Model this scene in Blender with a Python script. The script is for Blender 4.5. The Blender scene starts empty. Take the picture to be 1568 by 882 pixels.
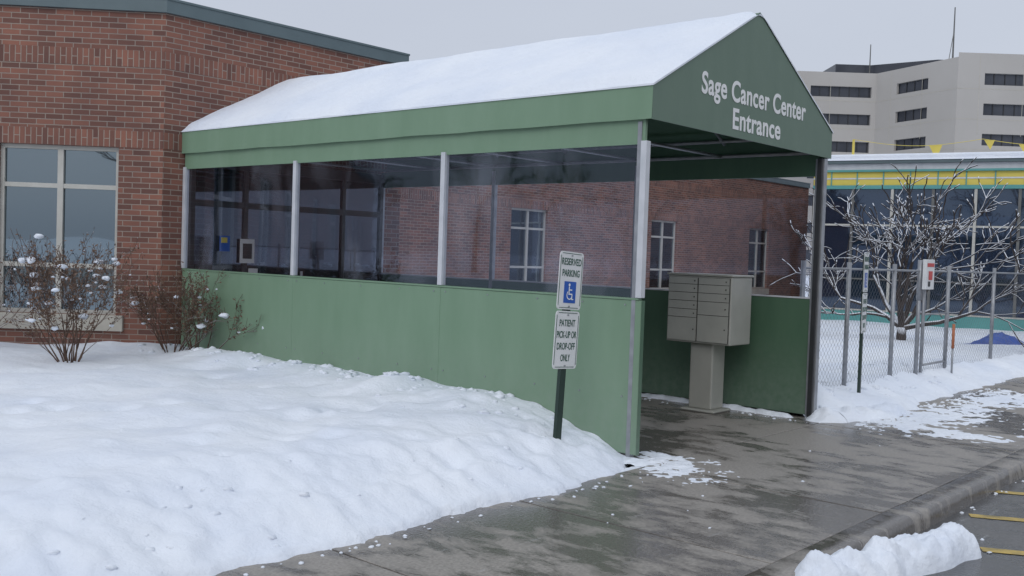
import bpy, math, random
from mathutils import Vector, Matrix, noise
random.seed(7)
S=bpy.context.scene
RAD=math.radians
# ---------------------------------------------------------------- frames
# world X runs along the canopy's gable end / kerb, world Y runs into the building
def V(x,y):
    rx,ry=x-1.07,y-8.156
    return (rx*.6565+ry*.7543, -rx*.754+ry*.657)
def sm(a,b,x):
    t=max(0,min(1,(x-a)/(b-a))); return t*t*(3-2*t)
def nz(x,y,z=0.0): return noise.noise(Vector((x,y,z)))
# ---------------------------------------------------------------- materials
def newmat(name):
    m=bpy.data.materials.new(name); m.use_nodes=True
    nt=m.node_tree; b=nt.nodes['Principled BSDF']; return m,nt,b
def N(nt,t,**k):
    n=nt.nodes.new(t)
    for a,v in k.items():
        if a in n.inputs: n.inputs[a].default_value=v
        else: setattr(n,a,v)
    return n
def ramp(nt,src,stops):
    r=nt.nodes.new('ShaderNodeValToRGB')
    while len(r.color_ramp.elements)<len(stops): r.color_ramp.elements.new(0.5)
    for e,(p,c) in zip(r.color_ramp.elements,stops):
        e.position=p; e.color=(*c,1) if len(c)==3 else c
    nt.links.new(src,r.inputs[0]); return r
def bump(nt,b,src,strength,dist):
    n=nt.nodes.new('ShaderNodeBump'); n.inputs['Strength'].default_value=strength; n.inputs['Distance'].default_value=dist
    nt.links.new(src,n.inputs['Height']); nt.links.new(n.outputs[0],b.inputs['Normal']); return n
def coords(nt,kind='Object',scale=(1,1,1)):
    tc=nt.nodes.new('ShaderNodeTexCoord'); mp=nt.nodes.new('ShaderNodeMapping')
    mp.inputs['Scale'].default_value=scale
    nt.links.new(tc.outputs[kind],mp.inputs[0]); return mp.outputs[0]
def noisy(name,c1,c2,scale=3,rough=.6,metal=0,bs=0,bd=.01,detail=5,sc=(1,1,1),spec=.5):
    m,nt,b=newmat(name)
    co=coords(nt,'Object',sc)
    n=N(nt,'ShaderNodeTexNoise',Scale=scale,Detail=detail); nt.links.new(co,n.inputs['Vector'])
    r=ramp(nt,n.outputs['Fac'],[(.3,c1),(.7,c2)])
    nt.links.new(r.outputs[0],b.inputs['Base Color'])
    b.inputs['Roughness'].default_value=rough; b.inputs['Metallic'].default_value=metal
    b.inputs['Specular IOR Level'].default_value=spec
    if bs:
        n2=N(nt,'ShaderNodeTexNoise',Scale=scale*6,Detail=6); nt.links.new(co,n2.inputs['Vector'])
        bump(nt,b,n2.outputs['Fac'],bs,bd)
    return m
def canvasmat(name,c1,c2,dirt=True):
    m,nt,b=newmat(name)
    co=coords(nt,'Object',(1,1,.25)); co2=coords(nt,'Object')
    n=N(nt,'ShaderNodeTexNoise',Scale=3.5,Detail=6,Roughness=.6); nt.links.new(co,n.inputs['Vector'])
    r=ramp(nt,n.outputs['Fac'],[(.3,c1),(.7,c2)])
    tc=nt.nodes.new('ShaderNodeTexCoord'); sp=N(nt,'ShaderNodeSeparateXYZ'); nt.links.new(tc.outputs['Object'],sp.inputs[0])
    n3=N(nt,'ShaderNodeTexNoise',Scale=14,Detail=6); nt.links.new(co2,n3.inputs['Vector'])
    mr=N(nt,'ShaderNodeMapRange'); mr.inputs['From Min'].default_value=.9; mr.inputs['From Max'].default_value=.1; mr.inputs['To Max'].default_value=.45
    nt.links.new(sp.outputs['Z'],mr.inputs[0])
    mu=N(nt,'ShaderNodeMath',operation='MULTIPLY'); nt.links.new(mr.outputs[0],mu.inputs[0]); nt.links.new(n3.outputs['Fac'],mu.inputs[1])
    mx=N(nt,'ShaderNodeMix',data_type='RGBA'); nt.links.new(mu.outputs[0],mx.inputs[0]); nt.links.new(r.outputs[0],mx.inputs[6]); mx.inputs[7].default_value=(.30,.33,.30,1)
    nt.links.new((mx.outputs[2] if dirt else r.outputs[0]),b.inputs['Base Color'])
    b.inputs['Roughness'].default_value=.5; b.inputs['Specular IOR Level'].default_value=.4
    n2=N(nt,'ShaderNodeTexNoise',Scale=2.2,Detail=3); nt.links.new(co2,n2.inputs['Vector'])
    bump(nt,b,n2.outputs['Fac'],.3,.03)
    return m
def brickmat():
    m,nt,b=newmat('brick_masonry')
    co=coords(nt,'UV')
    br=N(nt,'ShaderNodeTexBrick',Scale=1.0)
    br.inputs['Color1'].default_value=(.250,.108,.076,1); br.inputs['Color2'].default_value=(.125,.060,.048,1)
    br.inputs['Mortar'].default_value=(.30,.245,.205,1)
    br.inputs['Mortar Size'].default_value=.0065; br.inputs['Mortar Smooth'].default_value=.3
    br.inputs['Brick Width'].default_value=.213; br.inputs['Row Height'].default_value=.0677; br.inputs['Bias'].default_value=-.05
    nt.links.new(co,br.inputs['Vector'])
    n=N(nt,'ShaderNodeTexNoise',Scale=1.1,Detail=6); nt.links.new(co,n.inputs['Vector'])
    r=ramp(nt,n.outputs['Fac'],[(.3,(.74,.76,.80)),(.7,(1.15,1.12,1.08))])
    mx=N(nt,'ShaderNodeMix',data_type='RGBA',blend_type='MULTIPLY'); mx.inputs[0].default_value=1
    nt.links.new(br.outputs['Color'],mx.inputs[6]); nt.links.new(r.outputs[0],mx.inputs[7])
    nt.links.new(mx.outputs[2],b.inputs['Base Color'])
    b.inputs['Roughness'].default_value=.85
    inv=N(nt,'ShaderNodeMath',operation='SUBTRACT'); inv.inputs[0].default_value=1; nt.links.new(br.outputs['Fac'],inv.inputs[1])
    bump(nt,b,inv.outputs[0],.6,.008)
    return m
def snowmat(name):
    m,nt,b=newmat(name)
    co=coords(nt)
    n=N(nt,'ShaderNodeTexNoise',Scale=5,Detail=10,Roughness=.64); nt.links.new(co,n.inputs['Vector'])
    n2=N(nt,'ShaderNodeTexNoise',Scale=1.1,Detail=6); nt.links.new(co,n2.inputs['Vector'])
    r=ramp(nt,n2.outputs['Fac'],[(.3,(.72,.77,.86)),(.62,(.81,.845,.90))])
    nt.links.new(r.outputs[0],b.inputs['Base Color'])
    b.inputs['Roughness'].default_value=.75; b.inputs['Specular IOR Level'].default_value=.25
    bump(nt,b,n.outputs['Fac'],.6,.06)
    return m
def wetmat(name,dry,wet,sx=1.0):
    m,nt,b=newmat(name)
    co=coords(nt,'Object',(1,1,1))
    co2=coords(nt,'Object',(2.4,1.1,1))
    n=N(nt,'ShaderNodeTexNoise',Scale=2.4*sx,Detail=8,Roughness=.66,Distortion=.3); nt.links.new(co2,n.inputs['Vector'])
    n1=N(nt,'ShaderNodeTexNoise',Scale=.7,Detail=3); nt.links.new(co,n1.inputs['Vector'])
    ad=N(nt,'ShaderNodeMath',operation='ADD'); nt.links.new(n.outputs['Fac'],ad.inputs[0]); nt.links.new(n1.outputs['Fac'],ad.inputs[1])
    mr=N(nt,'ShaderNodeMapRange'); mr.inputs['From Min'].default_value=.92; mr.inputs['From Max'].default_value=1.07
    nt.links.new(ad.outputs[0],mr.inputs[0])
    r=ramp(nt,mr.outputs[0],[(.0,wet),(1,dry)])
    fine=N(nt,'ShaderNodeTexNoise',Scale=55,Detail=4); nt.links.new(co,fine.inputs['Vector'])
    fr=ramp(nt,fine.outputs['Fac'],[(.3,(.76,.76,.76)),(.7,(1.2,1.2,1.2))])
    mx=N(nt,'ShaderNodeMix',data_type='RGBA',blend_type='MULTIPLY'); mx.inputs[0].default_value=1
    nt.links.new(r.outputs[0],mx.inputs[6]); nt.links.new(fr.outputs[0],mx.inputs[7])
    # salt and thin slush film left in tread tracks
    co3=coords(nt,'Object',(.7,5.0,1)); n4=N(nt,'ShaderNodeTexNoise',Scale=3.2,Detail=9,Roughness=.75); nt.links.new(co3,n4.inputs['Vector'])
    r4=ramp(nt,n4.outputs['Fac'],[(.60,(0,0,0)),(.72,(.45,.45,.45))])
    m4=N(nt,'ShaderNodeMix',data_type='RGBA'); nt.links.new(r4.outputs[0],m4.inputs[0]); nt.links.new(mx.outputs[2],m4.inputs[6]); m4.inputs[7].default_value=(.5,.51,.52,1)
    nt.links.new(m4.outputs[2],b.inputs['Base Color'])
    rr=N(nt,'ShaderNodeMapRange'); rr.inputs['To Min'].default_value=.17; rr.inputs['To Max'].default_value=.5
    nt.links.new(mr.outputs[0],rr.inputs[0]); nt.links.new(rr.outputs[0],b.inputs['Roughness'])
    bump(nt,b,fine.outputs['Fac'],.3,.006)
    return m
def glassmat(name,tint=(.45,.52,.56),fac=.32,base=(.012,.016,.02)):
    m,nt,b=newmat(name)
    b.inputs['Base Color'].default_value=(*base,1); b.inputs['Roughness'].default_value=.05
    g=N(nt,'ShaderNodeBsdfGlossy',Roughness=.015); g.inputs['Color'].default_value=(*tint,1)
    mx=N(nt,'ShaderNodeMixShader'); mx.inputs[0].default_value=fac
    nt.links.new(b.outputs[0],mx.inputs[1]); nt.links.new(g.outputs[0],mx.inputs[2])
    co=coords(nt); n=N(nt,'ShaderNodeTexNoise',Scale=.9,Detail=1); nt.links.new(co,n.inputs['Vector'])
    bp=N(nt,'ShaderNodeBump',Strength=.1,Distance=.04); nt.links.new(n.outputs['Fac'],bp.inputs['Height']); nt.links.new(bp.outputs[0],g.inputs['Normal'])
    nt.links.new(mx.outputs[0],nt.nodes['Material Output'].inputs[0]); return m
def vinylmat():
    # clear plastic sheet: see-through, symmetric Schlick reflection, a few hazy vertical scuffs
    m,nt,b=newmat('clear_vinyl'); nt.nodes.remove(b)
    tr=N(nt,'ShaderNodeBsdfTransparent'); tr.inputs[0].default_value=(.87,.88,.92,1)
    g=N(nt,'ShaderNodeBsdfGlossy',Roughness=.03); g.inputs['Color'].default_value=(.72,.80,1,1)
    df=N(nt,'ShaderNodeBsdfDiffuse'); df.inputs[0].default_value=(.42,.45,.53,1)
    co=coords(nt,'Object',(1,1.0,.35))
    n=N(nt,'ShaderNodeTexNoise',Scale=.9,Detail=1,Distortion=.2); nt.links.new(co,n.inputs['Vector'])
    bp=N(nt,'ShaderNodeBump',Strength=.15,Distance=.06); nt.links.new(n.outputs['Fac'],bp.inputs['Height']); nt.links.new(bp.outputs[0],g.inputs['Normal'])
    lw=N(nt,'ShaderNodeLayerWeight',Blend=.5)
    pw=N(nt,'ShaderNodeMath',operation='POWER'); nt.links.new(lw.outputs['Facing'],pw.inputs[0]); pw.inputs[1].default_value=3.5
    ma=N(nt,'ShaderNodeMath',operation='MULTIPLY_ADD'); nt.links.new(pw.outputs[0],ma.inputs[0]); ma.inputs[1].default_value=.8; ma.inputs[2].default_value=.06
    m1=N(nt,'ShaderNodeMixShader'); nt.links.new(ma.outputs[0],m1.inputs[0]); nt.links.new(tr.outputs[0],m1.inputs[1]); nt.links.new(g.outputs[0],m1.inputs[2])
    n2=N(nt,'ShaderNodeTexNoise',Scale=1.8,Detail=5,Distortion=.4); nt.links.new(co,n2.inputs['Vector'])
    mr=N(nt,'ShaderNodeMapRange'); mr.inputs['From Min'].default_value=.52; mr.inputs['From Max'].default_value=.82; mr.inputs['To Min'].default_value=.0; mr.inputs['To Max'].default_value=.22
    nt.links.new(n2.outputs['Fac'],mr.inputs[0])
    m2=N(nt,'ShaderNodeMixShader'); nt.links.new(mr.outputs[0],m2.inputs[0]); nt.links.new(m1.outputs[0],m2.inputs[1]); nt.links.new(df.outputs[0],m2.inputs[2])
    nt.links.new(m2.outputs[0],nt.nodes['Material Output'].inputs[0]); return m
def barkmat(name,c1,c2,snow=True,lo=.25,hi=.5):
    m,nt,b=newmat(name)
    co=coords(nt); n=N(nt,'ShaderNodeTexNoise',Scale=6,Detail=4); nt.links.new(co,n.inputs['Vector'])
    r=ramp(nt,n.outputs['Fac'],[(.3,c1),(.7,c2)])
    b.inputs['Roughness'].default_value=.85
    if snow:
        ge=N(nt,'ShaderNodeNewGeometry'); sx=N(nt,'ShaderNodeSeparateXYZ'); nt.links.new(ge.outputs['Normal'],sx.inputs[0])
        mr=N(nt,'ShaderNodeMapRange'); mr.inputs['From Min'].default_value=lo; mr.inputs['From Max'].default_value=hi
        n3=N(nt,'ShaderNodeTexNoise',Scale=3.5,Detail=3); nt.links.new(co,n3.inputs['Vector'])
        ad=N(nt,'ShaderNodeMath',operation='MULTIPLY_ADD'); nt.links.new(n3.outputs['Fac'],ad.inputs[0]); ad.inputs[1].default_value=.9; nt.links.new(sx.outputs['Z'],ad.inputs[2])
        sb=N(nt,'ShaderNodeMath',operation='SUBTRACT'); nt.links.new(ad.outputs[0],sb.inputs[0]); sb.inputs[1].default_value=.45
        nt.links.new(sb.outputs[0],mr.inputs[0])
        mx=N(nt,'ShaderNodeMix',data_type='RGBA'); nt.links.new(mr.outputs[0],mx.inputs[0]); nt.links.new(r.outputs[0],mx.inputs[6]); mx.inputs[7].default_value=(.76,.79,.85,1)
        nt.links.new(mx.outputs[2],b.inputs['Base Color'])
    else: nt.links.new(r.outputs[0],b.inputs['Base Color'])
    return m
M={}
M['brick']=brickmat()
M['snow']=snowmat('snow')
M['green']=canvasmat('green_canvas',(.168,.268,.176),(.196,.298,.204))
M['greeng']=canvasmat('green_canvas_gable_shaded',(.120,.182,.136),(.138,.202,.152),False)  # same canvas, colour darkened for the gable facing away from the light
M['greend']=canvasmat('green_canvas_inside_shaded',(.060,.125,.075),(.078,.15,.092))  # same canvas with the under-roof shade put into its colour
M['alu']=noisy('aluminium_white',(.52,.54,.57),(.64,.65,.68),5,.4,.1)
M['galv']=noisy('galvanised_steel',(.26,.27,.29),(.36,.37,.39),9,.45,.5)
M['wire']=noisy('fence_wire',(.10,.105,.11),(.15,.15,.16),9,.6,.1)
M['dark']=noisy('dark_bronze_frame',(.02,.022,.024),(.035,.035,.038),5,.4)
M['frame']=noisy('window_frame_tan',(.43,.42,.38),(.50,.49,.45),5,.5)
M['wmull']=noisy('dark_mullion',(.10,.10,.10),(.15,.15,.14),5,.5)
M['stone']=noisy('limestone_sill',(.38,.36,.31),(.48,.45,.39),4,.8,0,.1)
M['coping']=noisy('coping_teal_metal',(.085,.12,.13),(.11,.15,.16),2,.45)
M['glass']=glassmat('window_glass',(.48,.60,.67),.34)
M['glassd']=glassmat('storefront_glass',(.35,.42,.55),.16,(.008,.01,.015))
M['glassb']=glassmat('curtain_wall_glass',(.22,.32,.46),.17,(.014,.022,.042))
M['vinyl']=vinylmat()
M['conc']=wetmat('wet_concrete',(.285,.262,.235),(.115,.102,.090))
M['asph']=wetmat('wet_asphalt',(.125,.122,.12),(.055,.053,.052))
M['joint']=noisy('joint_dirt',(.03,.027,.023),(.05,.043,.038),5,.8)
M['yellow']=noisy('yellow_road_paint',(.25,.19,.06),(.60,.42,.09),9,.5)
M['yel2']=noisy('yellow_panel',(.58,.47,.08),(.70,.57,.12),1,.5)
M['teal']=noisy('teal_panel',(.08,.28,.27),(.11,.34,.32),1,.5)
M['precast']=noisy('precast_concrete',(.385,.365,.34),(.43,.41,.385),.1,.9)
M['hglass']=noisy('hospital_glass',(.025,.03,.042),(.06,.065,.08),.25,.25)
M['white']=noisy('white_sign_face',(.68,.69,.69),(.76,.76,.76),6,.4)
M['letter']=noisy('white_lettering',(.76,.77,.77),(.82,.82,.82),6,.5)
M['signgreen']=noisy('sign_green_print',(.01,.07,.045),(.015,.09,.055),6,.5)
M['black']=noisy('black_print',(.015,.015,.015),(.03,.03,.03),6,.5)
M['blue']=noisy('sign_blue',(.01,.08,.38),(.015,.10,.45),6,.4)
M['red']=noisy('sign_red',(.45,.02,.02),(.55,.04,.03),6,.4)
M['postg']=noisy('dark_green_post',(.012,.03,.022),(.02,.04,.03),10,.5)
M['mail']=noisy('mailbox_enamel',(.35,.347,.31),(.41,.405,.36),4,.42,.1)
M['maild']=noisy('mailbox_gap',(.05,.05,.045),(.08,.08,.07),4,.6)
M['orange']=noisy('orange_plastic',(.40,.13,.06),(.45,.16,.07),4,.5)
M['wood']=noisy('bench_wood',(.09,.05,.03),(.14,.08,.045),4,.5,0,0,.01,5,(1,8,1))
M['tarp']=noisy('blue_tarp_plastic',(.01,.05,.28),(.02,.09,.42),5,.4)
M['bark']=barkmat('bark_with_snow',(.028,.020,.018),(.06,.045,.038),True,.30,.55)
M['twig']=barkmat('shrub_twigs',(.07,.040,.030),(.14,.085,.06),True,.6,.85)
M['leaf']=noisy('dead_leaves',(.085,.052,.036),(.16,.095,.06),30,.8)
M['farbark']=barkmat('far_bark',(.05,.045,.042),(.08,.07,.065),False)
M['ground']=snowmat('ground_snow')
# ---------------------------------------------------------------- mesh builder
class MB:
    def __init__(s): s.v=[];s.f=[];s.m=[];s.uv=[];s.mats=[]
    def mi(s,mat):
        if mat not in s.mats: s.mats.append(mat)
        return s.mats.index(mat)
    def face(s,pts,mat,uv=None):
        i=len(s.v); s.v+= [tuple(p) for p in pts]; s.f.append(tuple(range(i,i+len(pts)))); s.m.append(s.mi(mat)); s.uv.append(uv)
    def faces(s,vs,fs,mat):
        i=len(s.v); s.v+=[tuple(p) for p in vs]; k=s.mi(mat)
        for f in fs: s.f.append(tuple(i+j for j in f)); s.m.append(k); s.uv.append(None)
    def hexa(s,b,t,mat):
        s.faces(list(b)+list(t),[(3,2,1,0),(4,5,6,7),(0,1,5,4),(1,2,6,5),(2,3,7,6),(3,0,4,7)],mat)
    def box(s,x0,x1,y0,y1,z0,z1,mat):
        s.hexa([(x0,y0,z0),(x1,y0,z0),(x1,y1,z0),(x0,y1,z0)],[(x0,y0,z1),(x1,y0,z1),(x1,y1,z1),(x0,y1,z1)],mat)
    def tube(s,p0,p1,r0,r1,mat,n=6,cap=True):
        p0=Vector(p0);p1=Vector(p1);d=(p1-p0)
        if d.length<1e-6:return
        d.normalize(); a=d.orthogonal().normalized() if abs(d.z)>.95 else d.cross(Vector((0,0,1))).normalized(); b=d.cross(a)
        vs=[];
        for p,r in((p0,r0),(p1,r1)):
            for k in range(n):
                t=2*math.pi*k/n+.3; vs.append(p+a*math.cos(t)*r+b*math.sin(t)*r)
        fs=[(k,(k+1)%n,n+(k+1)%n,n+k) for k in range(n)]
        if cap: fs+=[tuple(range(n-1,-1,-1)),tuple(range(n,2*n))]
        s.faces(vs,fs,mat)
    def obj(s,name,parent=None,smooth=False,bevel=0):
        me=bpy.data.meshes.new(name); me.from_pydata(s.v,[],s.f)
        for m in s.mats: me.materials.append(M[m])
        me.polygons.foreach_set('material_index',s.m)
        if any(u for u in s.uv):
            ul=me.uv_layers.new(name='UVMap')
            for p,u in zip(me.polygons,s.uv):
                if u:
                    for li,c in zip(p.loop_indices,u): ul.data[li].uv=c
        if smooth: me.polygons.foreach_set('use_smooth',[True]*len(me.polygons))
        me.update()
        o=bpy.data.objects.new(name,me); S.collection.objects.link(o)
        if parent: o.parent=parent
        if bevel:
            md=o.modifiers.new('b','BEVEL'); md.width=bevel; md.segments=2; md.limit_method='ANGLE'
        return o
def empty(name,loc=(0,0,0)):
    e=bpy.data.objects.new(name,None); e.empty_display_size=.3; S.collection.objects.link(e); return e
class WF:   # wall frame; inside lies to the left of p0->p1
    def __init__(s,p0,p1):
        s.p0=Vector(p0); d=Vector(p1)-s.p0; s.L=d.length; s.d=d.normalized(); s.n=Vector((-s.d.y,s.d.x))
    def P(s,a,n,z):
        q=s.p0+s.d*a+s.n*n; return (q.x,q.y,z)
    def box(s,mb,a0,a1,n0,n1,z0,z1,mat):
        mb.hexa([s.P(a0,n0,z0),s.P(a1,n0,z0),s.P(a1,n1,z0),s.P(a0,n1,z0)],[s.P(a0,n0,z1),s.P(a1,n0,z1),s.P(a1,n1,z1),s.P(a0,n1,z1)],mat)
    def wall(s,mb,z0,z1,ops,mat='brick',rev=.10,uo=0):
        xs=sorted({0,s.L}|{o[0] for o in ops}|{o[1] for o in ops}); zs=sorted({z0,z1}|{o[2] for o in ops}|{o[3] for o in ops})
        for i in range(len(xs)-1):
            for j in range(len(zs)-1):
                cx=(xs[i]+xs[i+1])/2;cz=(zs[j]+zs[j+1])/2
                if any(o[0]<cx<o[1] and o[2]<cz<o[3] for o in ops): continue
                a,b,c,d=xs[i],xs[i+1],zs[j],zs[j+1]
                mb.face([s.P(a,0,c),s.P(b,0,c),s.P(b,0,d),s.P(a,0,d)],mat,[(a+uo,c),(b+uo,c),(b+uo,d),(a+uo,d)])
        for o in ops:
            a,b,c,d=o
            mb.face([s.P(a,0,c),s.P(a,rev,c),s.P(a,rev,d),s.P(a,0,d)],mat,[(0,c),(rev,c),(rev,d),(0,d)])
            mb.face([s.P(b,0,c),s.P(b,rev,c),s.P(b,rev,d),s.P(b,0,d)],mat,[(0,c),(rev,c),(rev,d),(0,d)])
            mb.face([s.P(a,0,d),s.P(b,0,d),s.P(b,rev,d),s.P(a,rev,d)],mat,[(a,0),(b,0),(b,rev),(a,rev)])
            mb.face([s.P(a,0,c),s.P(b,0,c),s.P(b,rev,c),s.P(a,rev,c)],mat,[(a,0),(b,0),(b,rev),(a,rev)])
    def soldier(s,mb,a0,a1,z0,z1):
        n=-.004
        mb.face([s.P(a0,n,z0),s.P(a1,n,z0),s.P(a1,n,z1),s.P(a0,n,z1)],'brick',[(.004,a0),(.004,a1),(.209,a1),(.209,a0)])
    def window(s,mb,a0,a1,z0,z1,vm,hm,fm='frame',gm='glass',dep=.07,fw=.05):
        s.box(mb,a0,a0+fw,dep,dep+.06,z0,z1,fm); s.box(mb,a1-fw,a1,dep,dep+.06,z0,z1,fm)
        s.box(mb,a0+fw,a1-fw,dep,dep+.06,z1-fw,z1,fm); s.box(mb,a0+fw,a1-fw,dep,dep+.06,z0,z0+fw,fm)
        for v in vm: s.box(mb,v-.035,v+.035,dep-.004,dep+.056,z0+fw,z1-fw,fm)
        for h in hm: s.box(mb,a0+fw,a1-fw,dep+.004,dep+.05,h-.028,h+.028,fm)
        mb.face([s.P(a0,dep+.035,z0),s.P(a1,dep+.035,z0),s.P(a1,dep+.035,z1),s.P(a0,dep+.035,z1)],gm)
def band(mb,pts,o,i,z0,z1,mat):
    P=[Vector(p) for p in pts]; out=[];inn=[]
    for k,p in enumerate(P):
        ns=[]
        if k>0: d=(P[k]-P[k-1]).normalized(); ns.append(Vector((-d.y,d.x)))
        if k<len(P)-1: d=(P[k+1]-P[k]).normalized(); ns.append(Vector((-d.y,d.x)))
        n=sum(ns,Vector((0,0))); n.normalize(); c=n.dot(ns[0])
        out.append(p-n*(o/c)); inn.append(p+n*(i/c))
    for k in range(len(P)-1):
        b=[out[k],out[k+1],inn[k+1],inn[k]]
        mb.hexa([(q.x,q.y,z0) for q in b],[(q.x,q.y,z1) for q in b],mat)
# ---------------------------------------------------------------- brick building
bb=empty('brick_building')
ZT=4.48; LW=32  # left wall extended unseen beyond the frame to darken the vinyl's reflections
W1a=(-.3-.7071*LW,7+.7071*LW); K=(-.3,7.0)
chain=[W1a,K,(3.7,7.0),(3.7,12.0),(29.0,12.0)]
m=MB()
w1=WF(W1a,K); L=w1.L
wr=L-.54; wl=wr-1.45
ops=[]
for k in range(9): ops.append((wl-k*3.3,wr-k*3.3,.71,2.80))
w1.wall(m,-.1,ZT,ops)
w1.soldier(m,0,L-.0,3.80,4.005); w1.soldier(m,0,L,2.803,3.008)
w2=WF(K,(3.7,7.0)); w2.wall(m,-.1,ZT,[],uo=.1); w2.soldier(m,0,4,3.80,4.005); w2.soldier(m,0,4,2.803,3.008)
w2r=WF((3.7,7.0),(3.7,12.0)); w2r.wall(m,-.1,ZT,[])
w3=WF((3.7,12.0),(29,12.0)); o3=[]
for s_ in (6.4,12.75,19.1,25.2): o3.append((s_-.72-3.7,s_+.72-3.7,.71,2.80))
w3.wall(m,-.1,ZT,o3); w3.soldier(m,0,25.3,2.803,3.008); w3.soldier(m,0,25.3,3.8,4.005)
m.obj('brick_walls',bb)
m=MB()
for w,oo in((w1,ops),(w3,o3)):
    for a,b,c,d in oo:
        w.window(m,a,b,c,d,[(a+b)/2],[c+.60,d-.50])
m.obj('windows',bb)
m=MB()
for w,oo in((w1,ops),(w3,o3)):
    for a,b,c,d in oo: w.box(m,a-.12,b+.10,-.05,.09,c-.20,c-.003,'stone')
m.obj('stone_sills',bb,bevel=.008)
m=MB(); band(m,chain,.05,.28,ZT+.002,ZT+.155,'coping'); band(m,chain,.06,.29,ZT+.157,ZT+.185,'coping'); m.obj('roof_coping',bb)
m=MB(); YB=W1a[1]+6
m.face([(*W1a,ZT),(-.3,7,ZT),(3.7,7,ZT),(3.7,12,ZT),(29,12,ZT),(29,YB,ZT),(W1a[0],YB,ZT)],'snow')
for a,b in (((29,12),(29,YB)),((29,YB),(W1a[0],YB)),((W1a[0],YB),W1a)): WF(a,b).wall(m,-.1,ZT,[])
m.obj('flat_roof',bb)
# ---------------------------------------------------------------- canopy
cp=empty('entrance_canopy')
W=3.3; T=7.0; CT=1.70; EX0=-.045; EX1=3.405; ZV=2.77; ZE=3.05; ZA=3.97; YF=-.05
def rz(x): return ZA-(ZA-ZE)*(CT-x)/(CT-EX0) if x<CT else ZA-(ZA-ZE)*(x-CT)/(EX1-CT)
m=MB()
m.box(-.018,.018,0,T-.03,.03,1.30,'green'); m.obj('side_wall_near',cp,bevel=.006)
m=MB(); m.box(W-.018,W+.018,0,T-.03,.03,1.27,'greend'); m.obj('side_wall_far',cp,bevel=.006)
m=MB()
for x in(0,W):
    zt=1.30 if x==0 else 1.27
    m.box(x-.024,x+.024,.03,T-.03,zt+.002,zt+.018,'green' if x==0 else 'alu')
    for y in (2.33,4.67): m.box(x-.0205,x+.0205,y-.012,y+.012,.035,zt-.004,'green')
for y in (.16,.6,1.1,1.7,2.25,2.41,2.9,3.5,4.1,4.59,4.75,5.3,5.9,6.5):   # fastener heads along the top and base
    for z in (1.26,.5): m.box(-.0235,-.0185,y-.006,y+.006,z-.006,z+.006,'galv')
m.obj('panel_trim',cp)
m=MB()
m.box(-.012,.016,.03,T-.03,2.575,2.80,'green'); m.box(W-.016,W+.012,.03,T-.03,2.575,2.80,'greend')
m.obj('window_header',cp)
def valance(x,name,mat,sg):
    m=MB(); n=140; zs=[ZV,ZV+.03,ZV+.035,2.86,2.95,ZE]; vs=[]
    for k in range(n+1):
        y=YF+(T-YF)*k/n
        for z in zs:
            lo=(ZE-z)/.28
            vs.append((x+sg*lo*(.009*nz(y*1.1,0,4)+.005*nz(y*4,z*3)+.006),y,z+(.007*nz(y*1.6,7.7) if z<2.84 else 0)))
    c=len(zs); fs=[(k*c+j,(k+1)*c+j,(k+1)*c+j+1,k*c+j+1) for k in range(n) for j in range(c-1)]
    m.faces(vs,fs,mat)
    return m.obj(name,cp,smooth=True)
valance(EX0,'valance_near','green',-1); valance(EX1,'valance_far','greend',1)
m=MB()
pts=[(EX0,ZV),(EX1,ZV),(EX1,ZE),(CT,ZA),(EX0,ZE)]
f=[(x,YF,z) for x,z in pts]; b=[(x,YF+.012,z) for x,z in pts]
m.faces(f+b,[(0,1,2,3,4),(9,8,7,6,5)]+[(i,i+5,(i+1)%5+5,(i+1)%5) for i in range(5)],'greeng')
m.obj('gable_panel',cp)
m=MB()
for xa,xb in((EX0,CT),(CT,EX1)):
    m.hexa([(xa,YF+.014,rz(xa)-.012),(xb,YF+.014,rz(xb)-.012),(xb,T,rz(xb)-.012),(xa,T,rz(xa)-.012)],
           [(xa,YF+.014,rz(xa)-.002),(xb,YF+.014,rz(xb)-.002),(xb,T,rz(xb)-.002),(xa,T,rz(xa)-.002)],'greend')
m.obj('roof_canvas',cp)
m=MB()
nx,ny=70,150; vs=[]
for j in range(ny+1):
    y=YF-.010+(T-YF+.008)*j/ny
    for i in range(nx+1):
        x=EX0-.010+(EX1-EX0+.020)*i/nx
        e=min(sm(0,.14,x-EX0+.010),sm(0,.14,EX1+.010-x),sm(-.01,.12,y-YF+.010))
        rr=rz(x)
        rr-= .035*math.exp(-((x-CT)/.08)**2)
        th=.008+.045*e+e*.020*nz(x*2.0,y*1.1)+e*.012*nz(y*.9,3.1)+e*.006*nz(x*7,y*5)
        edge=.010*nz(y*3,3.3)+.006*nz(y*9,1.3) if i==0 else 0
        vs.append((x+edge*.6,y,rr+th+edge))
fs=[(j*(nx+1)+i,j*(nx+1)+i+1,(j+1)*(nx+1)+i+1,(j+1)*(nx+1)+i) for j in range(ny) for i in range(nx)]
m.faces(vs,fs,'snow')
for i in range(nx):
    a,b=vs[i],vs[i+1]; m.face([(a[0],a[1],rz(a[0])-.008),(b[0],b[1],rz(b[0])-.008),b,a],'snow')
for j in range(ny):
    a,b=vs[j*(nx+1)],vs[(j+1)*(nx+1)]; m.face([(a[0],a[1],ZE-.012),a,b,(b[0],b[1],ZE-.012)],'snow')
    a,b=vs[j*(nx+1)+nx],vs[(j+1)*(nx+1)+nx]; m.face([(a[0],a[1],ZE-.012),a,b,(b[0],b[1],ZE-.012)],'snow')
m.obj('roof_snow',cp,smooth=True)
m=MB()
for y in (.03,2.33,4.67,6.96):
    m.box(-.03,.03,y-.028,y+.028,1.322 ,2.60,'alu')
    m.box(W-.03,W+.03,y-.028,y+.028,.02,2.76,'galv')
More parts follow.
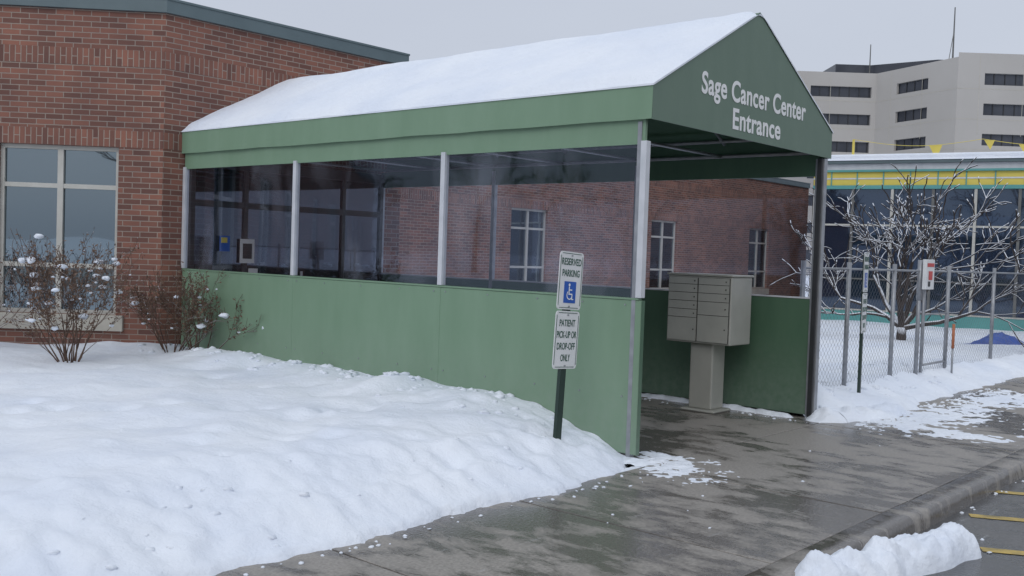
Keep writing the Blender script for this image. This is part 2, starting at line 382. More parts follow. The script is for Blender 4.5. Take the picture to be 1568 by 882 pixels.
m.box(-.024,.024,-.006,-.002,.03,1.30,'greend')
m.box(-.02,.04,.06,.10,.0,2.76,'galv')
m.box(W-.07,W-.045,-.03,.02,.0,2.76,'dark'); m.box(W-.035,W+.04,-.045,.0,.0,2.76,'galv'); m.box(W+.06,W+.085,-.01,.03,.0,2.76,'alu')
m.obj('posts',cp,bevel=.004)
m=MB()
for y in (.03,1.2,2.33,3.5,4.67,5.8,6.9):
    m.tube((0,y,ZE-.08),(CT,y,ZA-.06),.02,.02,'galv'); m.tube((W+.05,y,ZE-.08),(CT,y,ZA-.06),.02,.02,'galv')
    m.tube((0,y,2.83),(W,y,2.83),.02,.02,'galv')
for x,z in((0,2.83),(W,2.83),(.8,3.45),(2.5,3.45),(CT,ZA-.06),(0,3.0),(W,3.0)):
    m.tube((x,.0,z),(x,6.95,z),.02,.02,'galv')
m.obj('roof_frame',cp,smooth=True)
m=MB()
for x in(0,W):
    ys=[.03,2.33,4.67,6.96]
    for a,b in zip(ys,ys[1:]):
        m.face([(x,a+.028,1.32 if x==0 else 1.29),(x,a+.028,2.576),(x,b-.028,2.576),(x,b-.028,1.32 if x==0 else 1.29)],'vinyl')
m.obj('vinyl_windows',cp)
def text(body,name,x0,x1,z,h,y,mat,parent,bold=.006,ext=.003,space=1.0):
    c=bpy.data.curves.new(name,'FONT'); c.body=body; c.size=1; c.extrude=ext; c.offset=bold; c.space_character=space
    o=bpy.data.objects.new(name,c); S.collection.objects.link(o)
    bpy.context.view_layer.update()
    dg=bpy.context.evaluated_depsgraph_get(); me=bpy.data.meshes.new_from_object(o.evaluated_get(dg))
    bpy.data.objects.remove(o)
    xs=[v.co.x for v in me.vertices]; ca=.72
    sx=(x1-x0)/(max(xs)-min(xs)); sz=h/ca; mn=min(xs)
    for v in me.vertices:
        vx,vy,vz=v.co; v.co=(x0+(vx-mn)*sx, y-vz*1.0, z+vy*sz)
    me.materials.clear(); me.materials.append(M[mat])
    o=bpy.data.objects.new(name,me); S.collection.objects.link(o); o.parent=parent; return o
text('Sage Cancer Center','lettering_line_one',.70,2.74,3.09,.188,YF-.003,'letter',cp,.022,.001,1.05)
text('Entrance','lettering_line_two',1.26,2.20,2.845,.188,YF-.003,'letter',cp,.022,.001,1.05)
m=MB()
y=6.93
for x in (.06,.85,1.68,2.5,3.22): m.box(x-.03,x+.03,y-.05,y,.02,2.62,'dark')
m.box(.03,3.25,y-.053,y-.002,2.62,2.76,'dark'); m.box(.09,3.19,y-.046,y-.006,2.12,2.20,'dark'); m.box(.09,3.19,y-.046,y-.006,.02,.22,'dark'); m.box(.09,3.19,y-.046,y-.006,1.0,1.07,'alu')
m.face([(.03,y-.02,0),(3.25,y-.02,0),(3.25,y-.02,2.7),(.03,y-.02,2.7)],'glassd')
m.box(.76,.98,y-.062,y-.055,1.40,1.72,'white'); m.box(.80,.94,y-.066,y-.063,1.46,1.66,'black'); m.box(.45,.60,y-.062,y-.055,1.55,1.75,'blue'); m.box(.47,.56,y-.066,y-.063,1.66,1.73,'yel2'); m.box(.9,1.04,y-.062,y-.055,1.22,1.33,'white')
for x in (1.62,1.74): m.box(x-.012,x+.012,y-.10,y-.075,.9,1.3,'alu')
m.obj('entrance_doors',cp)
# ---------------------------------------------------------------- mailbox
mb=empty('cluster_mailbox')
m=MB(); m.box(2.60,3.05,.62,1.40,.75,1.475,'mail'); m.obj('cabinet',mb,bevel=.012)
m=MB(); m.box(2.585,3.065,.605,1.415,1.476,1.50,'mail'); m.obj('lid',mb,bevel=.01)
m=MB(); m.box(2.70,2.97,.87,1.15,.03,.75,'mail'); m.box(2.64,3.03,.80,1.22,.0,.03,'mail'); m.obj('pedestal',mb,bevel=.015)
m=MB(); m.box(2.592,2.599,.635,1.385,.77,1.46,'maild')
def dr(y0,y1,z0,z1): 
    m.box(2.580,2.591,y0+.003,y1-.003,z0+.003,z1-.003,'mail')
    m.box(2.574,2.579,y0+.03,y0+.042,(z0+z1)/2-.007,(z0+z1)/2+.007,'maild')
zz=[1.46,1.385,1.295,1.205,1.115,1.025,.77]
for a,b in zip(zz,zz[1:]): dr(1.02,1.38,b,a)
zz=[1.46,1.385,1.295,1.205,1.06,.77]
for a,b in zip(zz,zz[1:]): dr(.64,1.01,b,a)
m.obj('doors',mb)
# ---------------------------------------------------------------- parking signs
def parking_sign(px,py,ztop,zb,rot=0):
    e=empty('parking_sign')
    m=MB()
    m.box(-.03,.03,.004,.009,zb-.2,ztop-.02,'postg'); m.box(-.034,-.029,.004,.035,zb-.2,ztop-.02,'postg'); m.box(.029,.034,.004,.035,zb-.2,ztop-.02,'postg')
    m.obj('post',e)
    def plate(z1,h,nm):
        m=MB(); w=.1525; r=.03; pts=[]
        for cx,cz,a0 in((w-r,z1-r,0),(-w+r,z1-r,90),(-w+r,z1-h+r,180),(w-r,z1-h+r,270)):
            for k in range(5): 
                a=RAD(a0+k*22.5); pts.append((cx+r*math.cos(a),cz+r*math.sin(a)))
        n=len(pts); m.faces([(x,-.002,z) for x,z in pts]+[(x,.002,z) for x,z in pts],[tuple(range(n))[::-1],tuple(range(n,2*n))]+[(i,(i+1)%n,(i+1)%n+n,i+n) for i in range(n)],'white')
        m.obj(nm,e)
        m=MB(); w2=w-.012; q=.004; zb_,zt_=z1-h+.012,z1-.012
        m.box(-w2+.02,w2-.02,-.0045,-.0025,zt_-q,zt_,'signgreen'); m.box(-w2+.02,w2-.02,-.0045,-.0025,zb_,zb_+q,'signgreen')
        m.box(-w2,-w2+q,-.0045,-.0025,zb_+.02,zt_-.02,'signgreen'); m.box(w2-q,w2,-.0045,-.0025,zb_+.02,zt_-.02,'signgreen')
        m.box(-.008,.008,-.008,-.0025,z1-.035,z1-.025,'galv'); m.box(-.008,.008,-.008,-.0025,z1-h+.02,z1-h+.03,'galv')
        m.obj(nm+'_print',e)
    plate(ztop,.457,'plate_upper')
    text('RESERVED','word',-.125,.125,ztop-.105,.055,-.004,'signgreen',e,.012,.0005)
    text('PARKING','word',-.11,.11,ztop-.195,.055,-.004,'signgreen',e,.012,.0005)
    m=MB(); zc=ztop-.32; m.box(-.075,.075,-.005,-.0025,zc-.085,zc+.085,'blue')
    cx,cz,R=-.005,zc-.022,.038
    for k in range(16):
        a0=RAD(130+k*15);a1=RAD(130+(k+1)*15)
        m.face([(cx+R*math.cos(a0),-.0065,cz+R*math.sin(a0)),(cx+R*math.cos(a1),-.0065,cz+R*math.sin(a1)),(cx+(R-.009)*math.cos(a1),-.0065,cz+(R-.009)*math.sin(a1)),(cx+(R-.009)*math.cos(a0),-.0065,cz+(R-.009)*math.sin(a0))],'letter')
    m.face([(cx-.008+.012*math.cos(RAD(a)),-.0065,zc+.058+.012*math.sin(RAD(a))) for a in range(0,360,30)],'letter')
    m.box(cx-.014,cx-.003,-.0068,-.0062,zc-.02,zc+.044,'letter'); m.box(cx-.003,cx+.03,-.0068,-.0062,zc+.014,zc+.023,'letter')
    m.box(cx-.003,cx+.034,-.0068,-.0062,zc-.02,zc-.010,'letter'); m.box(cx+.026,cx+.036,-.0068,-.0062,zc-.06,zc-.02,'letter'); m.box(cx+.036,cx+.052,-.0068,-.0062,zc-.06,zc-.052,'letter')
    m.obj('wheelchair_symbol',e)
    z2=ztop-.47
    plate(z2,.457,'plate_lower')
    for k,(t,w) in enumerate((('PATIENT',.10),('PICK-UP OR',.125),('DROP-OFF',.115),('ONLY',.06))):
        text(t,'word',-w,w,z2-.12-k*.092,.055,-.004,'signgreen',e,.008,.0005)
    e.location=(px,py,0); e.rotation_euler=(0,0,rot)
    return e
s1=parking_sign(-.66,.31,1.68,.06)
s1.rotation_euler=(0,RAD(3.4),0)
parking_sign(4.5,-.05,1.80,.2,rot=RAD(12))
# ---------------------------------------------------------------- ground, road, walk
m=MB(); m.face([(-500,-500,-.16),(500,-500,-.16),(500,500,-.16),(-500,500,-.16)],'ground'); m.obj('ground')
m=MB(); m.face([(-60,-40,-.12),(60,-40,-.12),(60,-2.2,-.12),(-60,-2.2,-.12)],'asph'); m.obj('road')
m=MB(); s0=-3.38-1.6*25
m.box(-45,45,-2.09,-.3,-.14,-.012,'joint')
for k in range(54):
    a=s0+1.6*k; m.box(a+.006,a+1.594,-2.088,-.20,-.011,0+.002*random.uniform(-1,1),'conc')
m.obj('sidewalk',bevel=.005)
m=MB()
m.box(-.1,3.6,-.19,7.1,-.14,-.012,'joint')
for i,(a,b) in enumerate(((-.08,1.10),(1.11,2.3),(2.31,3.5))):
    for j in range(5): m.box(a,b,-.188+j*1.46,-.188+(j+1)*1.46-.012,-.011,0,'conc')
m.obj('walkway_paving',bevel=.004)
m=MB()   # kerb with slightly worn, uneven nose
n=1500; prof=[(-2.295,-.15),(-2.285,-.06),(-2.272,-.012),(-2.255,.0),(-2.10,.003),(-2.096,-.02)]; vs=[]
for i in range(n+1):
    x=-45+90*i/n
    for y_,z_ in prof:
        wv=.006*nz(x*3,y_*8)+.008*nz(x*11,z_*9,2)*(1 if z_>-.1 and y_<-2.2 else 0)
        vs.append((x,y_+wv,z_+wv*.5))
c=len(prof); m.faces(vs,[(i*c+j,(i+1)*c+j,(i+1)*c+j+1,i*c+j+1) for i in range(n) for j in range(c-1)],'conc'); m.obj('curb',smooth=True)
m=MB()
for (x,y) in ((3.72,7.98),(3.34,7.13),(3.02,6.27),(2.6,5.3),(4.1,8.85)):
    d=Vector((math.cos(RAD(-14)),math.sin(RAD(-14)))); q=Vector((-d.y,d.x))*.05; p=Vector((x,y)); e=p+d*3.4
    m.face([(*V(*c),-.116) for c in (p-q,e-q,e+q,p+q)],'yellow')
m.obj('road_marking')
# ---------------------------------------------------------------- snow
drng=random.Random(4); dents=[]
for k in range(170):
    dx=drng.uniform(-7.5,-.3); dy=drng.choice([drng.uniform(.1,2.2),drng.uniform(.1,6)]); dents.append((dx,dy,drng.uniform(.04,.17),drng.uniform(.015,.05)*drng.choice([1,1,-.7])))
for k in range(14):   # an old track of footprints across the lawn
    dents.append((-5.6+k*.33+drng.uniform(-.05,.05),4.9-k*.24+(.11 if k%2 else -.11),.10,.055))
def dent(x,y):
    s=0
    for a,b,r,h in dents:
        u=x-a
        if u>.5 or u<-.5: continue
        v=y-b
        if v>.5 or v<-.5: continue
        s-=h*math.exp(-(u*u*.8+v*v)/(r*r))
    return s
def hl(x,y):
    te=-.26+.12*nz(x*1.1,0,5)+.07*nz(x*3.7,2.2)+.04*nz(x*9,1.2)+.025*nz(x*21,3.2)
    te+= .30*sm(-.55,-.02,x)
    d=y-te
    if d<0: return -.05+max(-.03,d*.5)
    h=.05*sm(0,.05,d)+.07*sm(0,.35,d)+.21*sm(0.05,1.15,d)
    berm=.065*math.exp(-((x+.45)/.42)**2)*sm(.6,1.6,y)*(1+.9*nz(y*1.7,8.1)+.9*nz(y*4.2,9.1))
    edge=math.exp(-((d-.5)/.6)**2)
    h+=berm+.055*nz(x*.7,y*.7)+.034*nz(x*1.7,y*1.7,3)*sm(0,.4,d)+(.030*edge+.006)*nz(x*6,y*6,1)*sm(0,.12,d)+.017*edge*nz(x*13,y*13,2)
    if x>-8: h+=dent(x,y)*sm(.05,.4,d)
    if x>-.25: h-=.05*sm(-.25,0,x)*sm(1.2,.2,y)
    return h
def hr(x,y):
    te=-.40+.18*nz(x*.9,4,5)+.09*nz(x*3.1,2.2)+.04*nz(x*9,1)
    te+=.45*sm(3.85,3.40,x)
    d=y-te
    if d<0: return -.06
    h=.07*sm(0,.12,d)+.16*sm(0,.9,d)
    h+=.32*math.exp(-((x-3.6)/.55)**2)*math.exp(-((y-.9)/1.0)**2)*sm(0,.6,d)
    h+=.05*nz(x*.8,y*.8)+.05*nz(x*2.2,y*2.2)*math.exp(-((d-.5)/.7)**2)+.03*nz(x*6,y*6)*math.exp(-((d-.5)/.7)**2)
    h-=.16*sm(12,18,x)
    return max(h,-.06)
def hfield(name,x0,x1,y0,y1,step,fn,mat='snow'):
    nx=int((x1-x0)/step);ny=int((y1-y0)/step); vs=[(x0+(x1-x0)*i/nx,y0+(y1-y0)*j/ny) for j in range(ny+1) for i in range(nx+1)]
    vs=[(x,y,fn(x,y)) for x,y in vs]
    fs=[(j*(nx+1)+i,j*(nx+1)+i+1,(j+1)*(nx+1)+i+1,(j+1)*(nx+1)+i) for j in range(ny) for i in range(nx)]
    m=MB(); m.faces(vs,fs,mat); return m.obj(name,smooth=True)
hfield('lawn_snow',-9,-.02,-.6,10,.035,hl)
hfield('lawn_snow',-9,-.3,10,17,.2,hl)
hfield('lawn_snow',-45,-9,-.6,40,.4,hl)
hfield('courtyard_snow',3.32,29,-.8,12.1,.08,hr)
hfield('courtyard_snow',29,60,-.6,30,.6,hr)
def mound(name,pts,w,h,seed=0,mat='snow',step=.035,z=0):
    P=[Vector(p) for p in pts]; L=[0]
    for a,b in zip(P,P[1:]): L.append(L[-1]+(b-a).length)
    T_=L[-1]; n=max(4,int(T_/step)); c=max(8,int(w/step)); vs=[]
    for i in range(n+1):
        l=T_*i/n; k=0
        while k<len(P)-2 and L[k+1]<l: k+=1
        t=(l-L[k])/(L[k+1]-L[k]); p=P[k].lerp(P[k+1],t); d=(P[k+1]-P[k]).normalized(); q=Vector((-d.y,d.x))
        e=min(sm(0,w*.7,l),sm(0,w*.7,T_-l)); ww=w*(.35+.65*e)*(1+.35*nz(l*2.3,seed))
        for j in range(c+1):
            u=j/c*2-1; s_=p+q*u*ww/2
            pr=max(0,1-u*u)**.7*e
            zz=z-.01+h*pr*(1+.35*nz(l*2.2,seed+3)+.4*nz(s_.x*5,s_.y*5,seed)+.3*nz(s_.x*11,s_.y*11,seed)+.12*nz(s_.x*30,s_.y*30,seed))
            s_=s_+q*.03*nz(s_.x*6,s_.y*6,seed+1)
            vs.append((s_.x,s_.y,zz))
    fs=[(i*(c+1)+j,i*(c+1)+j+1,(i+1)*(c+1)+j+1,(i+1)*(c+1)+j) for i in range(n) for j in range(c)]
    m=MB(); m.faces(vs,fs,mat); return m.obj(name,smooth=True)
mound('snow_ridge',[V(1.45,5.05),V(2.1,5.62),V(3.0,6.38)],.36,.19,2,z=-.12,step=.014)
mound('snow_ridge',[(3.72,-.35),(3.68,-1.2),(3.45,-2.0)],.24,.022,5,step=.02)
mound('snow_ridge',[(3.02,-.10),(3.4,-.16),(3.9,-.34),(4.8,-.42)],.46,.11,8,step=.02)
mound('snow_ridge',[(3.15,.1),(3.18,1.0),(3.2,2.6)],.16,.05,11,step=.02)
mound('snow_ridge',[(2.3,3.3),(2.6,5.5),(3.1,6.8)],.2,.03,18)
def slush(name,cx,cy,rx,ry,hh,seed,thr=.0):
    n=90; vs=[]
    for j in range(n+1):
        for i in range(n+1):
            u=i/n*2-1;v=j/n*2-1; r=math.hypot(u,v); x=cx+u*rx;y=cy+v*ry
            k=(1-r)*1.1+ .8*nz(x*5,y*5,seed)+.6*nz(x*14,y*14,seed)-thr
            vs.append((x,y,max(-.01,min(.02,-.004+hh*k))+.004*nz(x*30,y*30)))
    m=MB(); m.faces(vs,[(j*(n+1)+i,j*(n+1)+i+1,(j+1)*(n+1)+i+1,(j+1)*(n+1)+i) for j in range(n) for i in range(n)],'snow'); return m.obj(name,smooth=True)
slush('slush_patch',.0,-.42,.50,.30,.016,3,.25)
slush('slush_patch',.10,-.10,.30,.28,.02,9,.0)
slush('slush_patch',-.15,-.75,.6,.18,.012,12,.45)
slush('slush_patch',4.6,-.90,1.7,.60,.016,21,.15)
slush('slush_patch',3.55,-1.35,.45,.85,.014,27,.3)
slush('slush_patch',6.8,-.95,1.8,.6,.014,33,.2)
slush('slush_patch',5.2,-1.9,1.8,.22,.012,41,.35)
import bmesh
def lumps(name,items,mat='snow'):
    m=MB()
    for x,y,z,r in items:
        bm=bmesh.new(); bmesh.ops.create_icosphere(bm,subdivisions=1,radius=r)
        o=Vector((random.random()*50,0,0))
        vs=[]
        for v in bm.verts:
            k=1+.7*noise.noise(v.co/r*.9+o); vs.append((x+v.co.x*k*1.15,y+v.co.y*k,z+v.co.z*k*.55))
        fs=[[v.index for v in f.verts] for f in bm.faces]; bm.free(); m.faces(vs,fs,mat)
    return m.obj(name,smooth=True)
it=[]
for k in range(80):
    x=random.uniform(-7,.0); te=-.3+.1*nz(x*1.1,0,5); y=te-abs(random.gauss(0,.05)); it.append((x,y,.002,random.uniform(.005,.016)))
for k in range(40):
    x=random.gauss(-.1,.25); y=random.gauss(-.55,.12); it.append((x,y,.002,random.uniform(.005,.014)))
for k in range(10):
    x=random.uniform(-3,3);y=random.uniform(-1.6,-.4); it.append((x,y,.002,random.uniform(.006,.016)))
for k in range(130):
    x=random.uniform(3.0,8);y=-.48-abs(random.gauss(0,.15)); it.append((x,y,.004,random.uniform(.008,.03)))
for k in range(50):
    x,y=V(*(Vector((1.45,5.05)).lerp(Vector((3.0,6.4)),random.random())+Vector((random.gauss(0,.16),random.gauss(0,.16))))); it.append((x,y,-.118,random.uniform(.006,.02)))
for k in range(60):
    x=random.uniform(2.9,3.2);y=random.uniform(-.1,3); it.append((x,y,.003,random.uniform(.006,.022)))
for k in range(60):
    x=random.uniform(-6,4);y=-2.31-abs(random.gauss(0,.03)); it.append((x,y,-.118,random.uniform(.006,.018)))
lumps('snow_crumbs',it)
it=[]
for k in range(150):
    x=-abs(random.gauss(.1,.35))-.04;y=random.uniform(.6,6.8); it.append((x,y,hl(x,y)+.0,random.uniform(.015,.055)))
for k in range(60):
    x=random.uniform(-6.5,-.2);y=random.uniform(-.2,.6); it.append((x,y,hl(x,y)-.006,random.uniform(.01,.035)))
for k in range(120):
    x=random.uniform(3.4,8);y=random.uniform(-.15,1); it.append((x,y,hr(x,y)-.002,random.uniform(.015,.05)))
lumps('snow_clods',it)
# ---------------------------------------------------------------- fence
fe=empty('chain_link_fence'); fy=.25
m=MB(); posts=[3.5,4.74,6.2,7.15,8.35,10.6,13,15.4,17.8,20.2]
for x in posts: m.tube((x,fy,0),(x,fy,1.68),.028,.028,'galv',8)
m.tube((7.15,fy-.0,1.2),(7.15,fy,1.75),.036,.036,'galv',8); m.tube((7.25,fy-.03,0.2),(7.25,fy-.03,1.62),.02,.02,'galv',8); m.tube((8.25,fy-.03,0.2),(8.25,fy-.03,1.62),.02,.02,'galv',8)
m.tube((7.25,fy-.03,.3),(8.25,fy-.03,.3),.016,.016,'galv',6); m.tube((7.25,fy-.03,1.0),(8.25,fy-.03,1.0),.012,.012,'galv',6)
m.tube((3.5,fy,1.6),(20.2,fy,1.6),.014,.014,'galv',6)
m.obj('rails_and_posts',fe,smooth=True)
m=MB(); z0,z1=.12,1.6; H=z1-z0; x=3.5-H; st=.09
while x<20.2:
    for sg in (0,1):
        a,b=x,x+H
        za,zb=(z0,z1) if sg==0 else (z1,z0)
        a2=max(a,3.5); b2=min(b,20.2)
        if a2<b2:
            f=lambda t: za+(zb-za)*(t-a)/H
            m.tube((a2,fy+.01*sg,f(a2)),(b2,fy+.01*sg,f(b2)),.0014,.0014,'wire',3,False)
    x+=st
m.obj('wire_mesh',fe)
m=MB(); m.box(7.10,7.42,fy-.10,fy-.05,1.35,1.76,'white'); m.box(7.19,7.33,fy-.108,fy-.103,1.48,1.60,'red'); m.box(7.13,7.39,fy-.106,fy-.102,1.66,1.71,'red'); m.box(7.18,7.26,fy-.106,fy-.102,1.39,1.46,'black')
m.box(7.24,7.28,fy-.05,fy-.02,.3,1.4,'galv')
m.obj('warning_sign',None,bevel=.006)
m=MB(); m.tube((8.2,fy-.15,.1),(8.2,fy-.15,.5),.014,.014,'galv',8);m.tube((8.2,fy-.15,.5),(8.2,fy-.15,.85),.02,.02,'orange',8); m.obj('snow_marker_post',smooth=True)
m=MB()
cx,cy=V(9.75,19.9); n=14; vs=[]
for i in range(n+1):
    for j in range(n+1):
        u=i/n*2-1;v=j/n*2-1; rr=math.hypot(u,v); vs.append((cx+u*.75,cy+v*.5,hr(cx,cy)+.0+max(0,.24*(1-rr**1.5))+.07*nz(u*4,v*4)-.02))
m.faces(vs,[(i*(n+1)+j,i*(n+1)+j+1,(i+1)*(n+1)+j+1,(i+1)*(n+1)+j) for i in range(n) for j in range(n)],'tarp'); m.obj('blue_tarp',smooth=False)
# ---------------------------------------------------------------- glazed wing
gb=empty('glazed_building'); p0=(20.4,7.9); p1=(21.9,.4)
w4=WF(p0,p1); m=MB(); L=w4.L
w4.box(m,0,L,.06,.4,-.1,.04,'stone'); w4.box(m,0,L,0,.3,.04,.38,'teal')
w4.box(m,0,L,-.02,.06,.38,.42,'frame')
m.face([w4.P(0,.1,.36),w4.P(L,.1,.36),w4.P(L,.1,3.8),w4.P(0,.1,3.8)],'glassb')
w4.box(m,0,L,-.02,.3,3.78,3.88,'teal'); w4.box(m,0,L,.02,.3,3.882,4.25,'yel2'); w4.box(m,0,L,-.06,.3,4.252,4.31,'teal'); w4.box(m,0,L,.0,.3,4.312,4.48,'alu'); w4.box(m,-.1,L,-.12,.4,4.482,4.56,'coping')
a=.05; k=0
while a<L:
    w4.box(m,a-.035,a+.035,.0,.12,.421,3.779,'frame' if k%2==0 else 'wmull'); a+=1.05; k+=1
a=.5
while a<L:
    w4.box(m,a-.015,a+.015,-.005,.05,3.883,4.249,'teal'); a+=.7
w4.box(m,0,L,.03,.115,2.75,2.80,'frame'); w4.box(m,0,L,.03,.115,1.25,1.29,'wmull'); w4.box(m,0,L,.005,.03,4.05,4.09,'alu')
m.obj('curtain_wall',gb)
m=MB(); far=(29.0,11.4)
for a,b in ((far,p0),(p1,(34,.4)),((34,.4),(34,11.4))): WF(a,b).wall(m,-.1,4.48,[])
m.obj('brick_returns',gb)
m=MB(); R=[w4.P(-.1,-.1,0)[:2],w4.P(L,-.1,0)[:2],(34,.4),(34,11.4),far]
m.faces([(x,y,4.565) for x,y in R]+[(x,y,4.74) for x,y in R],[(0,1,2,3,4),(5,6,7,8,9)]+[(i,(i+1)%5,(i+1)%5+5,i+5) for i in range(5)],'snow')
m.obj('roof_snow',gb,bevel=.05)
m=MB()
A=Vector(w4.P(1.0,.3,5.2)); B=Vector(w4.P(L,.3,5.05)); m.tube(w4.P(1.0,.3,4.6),A,.035,.035,'yel2',6)
prev=None
for k in range(41):
    t=k/40; p=A.lerp(B,t)-Vector((0,0,.18*math.sin(math.pi*((t*2)%1))))
    if prev: m.tube(prev,p,.007,.007,'yel2',4,False)
    if k in (13,21,26,31,38):
        d=(B-A).normalized()*(.13 if k!=13 else .17); m.face([p-d,p+d,p+d*.2-Vector((0,0,.26 if k!=13 else .4))],'yel2')
    prev=p
m.obj('pennant_string')
# ---------------------------------------------------------------- hospital
hb=empty('hospital_building')
pa,pb,pc,pd=V(20,152),V(53.9,152),V(60,138),V(84,138)
bands=[26.9-4.13*k for k in range(7)]
m=MB()
def hw(p,q,spans,ztop=30.6):
    w=WF(p,q); ops=[(a,b,z,z+1.6) for a,b in spans for z in bands if z>0]
    w.wall(m,-1,ztop,ops,'precast',.6)
    for a,b in spans:
        m.face([w.P(a,.5,0),w.P(b,.5,0),w.P(b,.5,29),w.P(a,.5,29)],'hglass')
        for z in bands:
            if z<10: continue
            x=a
            while x<b: w.box(m,x-.05,x+.05,.4,.49,z,z+1.6,'dark'); x+=1.5
    for z in bands:
        w.box(m,0,w.L,-.02,-.004,z-.62,z-.55,'stone')
    x=3.0
    while x<w.L-1: w.box(m,x-.03,x+.03,-.012,-.003,20,ztop-.4,'stone'); x+=6.0
hw(pa,pb,[(4,20),(24.0,33.2)]); wl_=(Vector(pc)-Vector(pb)).length
hw(pb,pc,[(wl_*.27,wl_*.66)],30.6); hw(pc,pd,[(3.7,22)],31.2)
m.obj('facade',hb)
m=MB(); Q=[pa,pb,pc,pd,V(84,180),V(20,180)]
m.face([(x,y,30.3) for x,y in Q],'precast'); 
WF(pd,V(84,180)).wall(m,-1,30.6,[],'precast'); WF(V(20,180),pa).wall(m,-1,30.6,[],'precast')
m.obj('roof',hb)
m=MB()
def slab(pts,z0,z1,mat):
    n=len(pts); m.faces([(*V(*p),z0) for p in pts]+[(*V(*p),z1) for p in pts],[tuple(range(n)),tuple(range(n,2*n))]+[(i,(i+1)%n,(i+1)%n+n,i+n) for i in range(n)],mat)
slab([(49.5,158),(55,158),(63,152),(72,152),(72,165),(49.5,165)],30.4,33.0,'hglass')
slab([(60,150),(75,146),(80,160),(60,160)],30.4,31.9,'precast')
m.tube((*V(60.9,142),30.5),(*V(60.9,142),38.3),.13,.08,'wmull',6); m.tube((*V(60.3,142),30.5),(*V(60.9,142),35),.07,.06,'wmull',4)
m.tube((*V(54.5,157),30.5),(*V(54.5,157),36),.11,.07,'wmull',6)
m.obj('rooftop_plant',hb)
# ---------------------------------------------------------------- trees
def branch(m,p,d,r,l,dep,mat,rng,up=.15,spread=.9,kids=3,minr=.004,curl=.3):
    n=4; pr=Vector(p); dd=Vector(d).normalized(); rr=r
    pts=[(pr.copy(),rr)]
    for k in range(n):
        dd=(dd+Vector((rng.gauss(0,curl*.5),rng.gauss(0,curl*.5),rng.gauss(0,curl*.4)+up*.25))).normalized()
        nx_=pr+dd*l/n; r2=max(minr,r*(1-(k+1)/n*.5))
        m.tube(pr,nx_,rr,r2,mat,6 if r>.02 else 4,dep==0 and k==n-1)
        pr=nx_; rr=r2; pts.append((pr.copy(),rr,dd.copy()))
    if dep==0: return
    for k in range(kids+1):
        i=rng.choice([1,2,3,4,4]) if k<kids else 4
        q,qr,qd=pts[i]
        a=qd.orthogonal().normalized(); a.rotate(Matrix.Rotation(rng.uniform(0,6.28),3,qd))
        nd=(qd+a*spread*rng.uniform(.5,1.2)).normalized()
        branch(m,q,nd,max(minr,qr*.68),l*rng.uniform(.55,.82),dep-1,mat,rng,up,spread,kids,minr,curl)
rng=random.Random(12)
m=MB(); tx,ty=V(7.58,19.4); base=Vector((tx,ty,.05))
m.tube(base,base+Vector((.02,0,.42)),.10,.085,'bark',8)
tp=base+Vector((.02,0,.40))
for k in range(7):
    a=k*6.28/7+rng.uniform(-.3,.3); el=rng.uniform(.75,2.0)
    branch(m,tp,(math.cos(a),math.sin(a),el),.055,1.42,3,'bark',rng,.10,.85,3,.011,.42)
m.obj('bare_tree',smooth=True)
def shrub(old,z,h,n,seed,wid,leaves=60,balls=8):
    rng=random.Random(seed); m=MB(); x,y=V(*old); base=Vector((x,y,z))
    for k in range(n):
        a=rng.uniform(0,6.28); e=rng.uniform(1.0,3.4)/wid
        branch(m,base+Vector((math.cos(a)*.06,math.sin(a)*.06,0)),(math.cos(a),math.sin(a),e),.009,h*.45,3,'twig',rng,.35,.6,2,.0022,.25)
    vv=m.v[:]
    for k in range(leaves):
        q=Vector(rng.choice(vv[len(vv)//5:]))
        if q.z<z+h*.3: continue
        q+=Vector((rng.gauss(0,.02),rng.gauss(0,.02),rng.gauss(0,.02)))
        a=Vector((rng.gauss(0,1),rng.gauss(0,1),rng.gauss(0,1))).normalized()*rng.uniform(.010,.028); b=a.orthogonal().normalized()*rng.uniform(.006,.015)
        m.face([q-a,q+b,q+a,q-b],'leaf')
    for k in range(balls):
        q=Vector(rng.choice(vv)); 
        if q.z<z+h*.3: continue
        bm=bmesh.new(); r0=rng.choice([rng.uniform(.010,.02),rng.uniform(.012,.026),rng.uniform(.03,.05)]); bmesh.ops.create_icosphere(bm,subdivisions=2,radius=r0)
        m.faces([(q.x+v.co.x*(1.1+1.0*nz(v.co.x/r0*1.4,v.co.y/r0*1.4,k)),q.y+v.co.y*(1.1+1.0*nz(v.co.z/r0*1.4,v.co.y/r0*1.4,k)),q.z+v.co.z*(.65+.6*nz(v.co.x/r0*1.4,v.co.z/r0,k+9))) for v in bm.verts],[[v.index for v in f.verts] for f in bm.faces],'snow'); bm.free()
    m.obj('bare_shrub',smooth=True)
shrub((-4.72,10.7),.25,1.30,15,3,1.0,2200,45)
shrub((-4.05,12.0),.25,1.05,11,9,1.4,1200,14)
shrub((-3.72,11.9),.25,.95,8,21,1.4,800,8)
shrub((-6.2,11.5),.25,1.15,9,31,1.0,1000,16)
m=MB(); rng=random.Random(5)
spots=[(-26,-30),(-17,-34),(-8,-30),(2,-36),(12,-32),(-36,-22),(-44,-8),(-48,6),(-46,-1),(-50,14),(-31,-27),(22,-34)]
for x,y in spots:
    q=V(x+rng.uniform(-2,2),y+rng.uniform(-2,2)); h=rng.uniform(3,4.4)
    branch(m,(*q,-.2),(0,0,1),.22,h,4,'farbark',rng,.3,.8,3,.03,.25)
m.obj('background_trees',smooth=True)
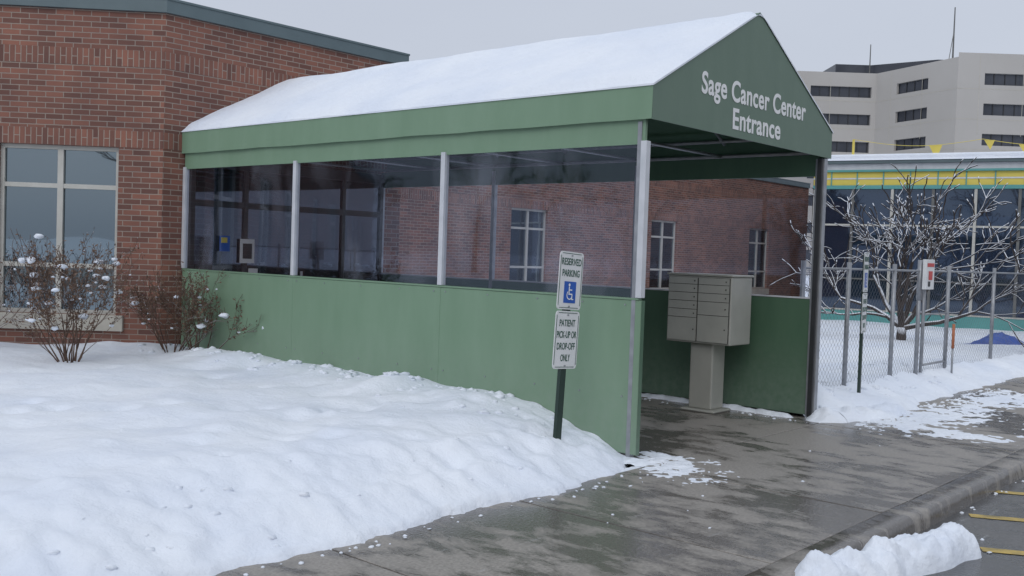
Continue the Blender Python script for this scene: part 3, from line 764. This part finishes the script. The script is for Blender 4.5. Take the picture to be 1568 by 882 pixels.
# ---------------------------------------------------------------- light
w=bpy.data.worlds.new('World'); S.world=w; w.use_nodes=True; nt=w.node_tree; bg=nt.nodes['Background']
sun_el,az=RAD(38),RAD(205)
sky=N(nt,'ShaderNodeTexSky',sky_type='NISHITA'); sky.sun_disc=False; sky.sun_elevation=sun_el; sky.sun_rotation=math.pi/2-az; sky.air_density=1.5; sky.dust_density=5
hs=N(nt,'ShaderNodeHueSaturation',Saturation=.25); nt.links.new(sky.outputs[0],hs.inputs['Color'])
tc=N(nt,'ShaderNodeTexCoord'); sp=N(nt,'ShaderNodeSeparateXYZ'); nt.links.new(tc.outputs['Generated'],sp.inputs[0])
rp=ramp(nt,sp.outputs['Z'],[(0,(.505,.555,.65)),(.25,(.525,.575,.675)),(1,(.80,.865,.975))])
cn=N(nt,'ShaderNodeTexNoise',Scale=2.2,Detail=5); mpv=N(nt,'ShaderNodeMapping'); mpv.inputs['Scale'].default_value=(1,1,3); nt.links.new(tc.outputs['Generated'],mpv.inputs[0]); nt.links.new(mpv.outputs[0],cn.inputs['Vector'])
cr=ramp(nt,cn.outputs['Fac'],[(.3,(.94,.94,.95)),(.7,(1.0,1.0,1.0))])
mm=N(nt,'ShaderNodeMix',data_type='RGBA',blend_type='MULTIPLY'); mm.inputs[0].default_value=1; nt.links.new(rp.outputs[0],mm.inputs[6]); nt.links.new(cr.outputs[0],mm.inputs[7])
sc=N(nt,'ShaderNodeVectorMath',operation='SCALE'); sc.inputs['Scale'].default_value=10.0; nt.links.new(mm.outputs[2],sc.inputs[0])
mx=N(nt,'ShaderNodeMix',data_type='RGBA'); mx.inputs[0].default_value=.85; nt.links.new(hs.outputs[0],mx.inputs[6]); nt.links.new(sc.outputs[0],mx.inputs[7])
nt.links.new(mx.outputs[2],bg.inputs['Color']); bg.inputs['Strength'].default_value=.115
sl=bpy.data.lights.new('sun','SUN'); sl.energy=.5; sl.angle=RAD(30); sl.color=(1,.98,.95)
so=bpy.data.objects.new('sun',sl); S.collection.objects.link(so)
dv=Vector((math.cos(az)*math.cos(sun_el),math.sin(az)*math.cos(sun_el),math.sin(sun_el))); so.rotation_euler=dv.to_track_quat('Z','Y').to_euler()
# ---------------------------------------------------------------- camera
cam=bpy.data.cameras.new('camera'); cam.sensor_width=36; cam.lens=35.2; cam.clip_end=2000
co=bpy.data.objects.new('camera',cam); S.collection.objects.link(co)
R=Matrix.Rotation(RAD(-48.94),4,'Z')@Matrix.Rotation(RAD(90-1.98),4,'X')@Matrix.Rotation(RAD(1.95),4,'Z')
co.matrix_world=Matrix.Translation((-6.855,-4.552,1.65))@R
S.camera=co
S.view_settings.view_transform='Standard'; S.view_settings.look='None'; S.view_settings.exposure=0
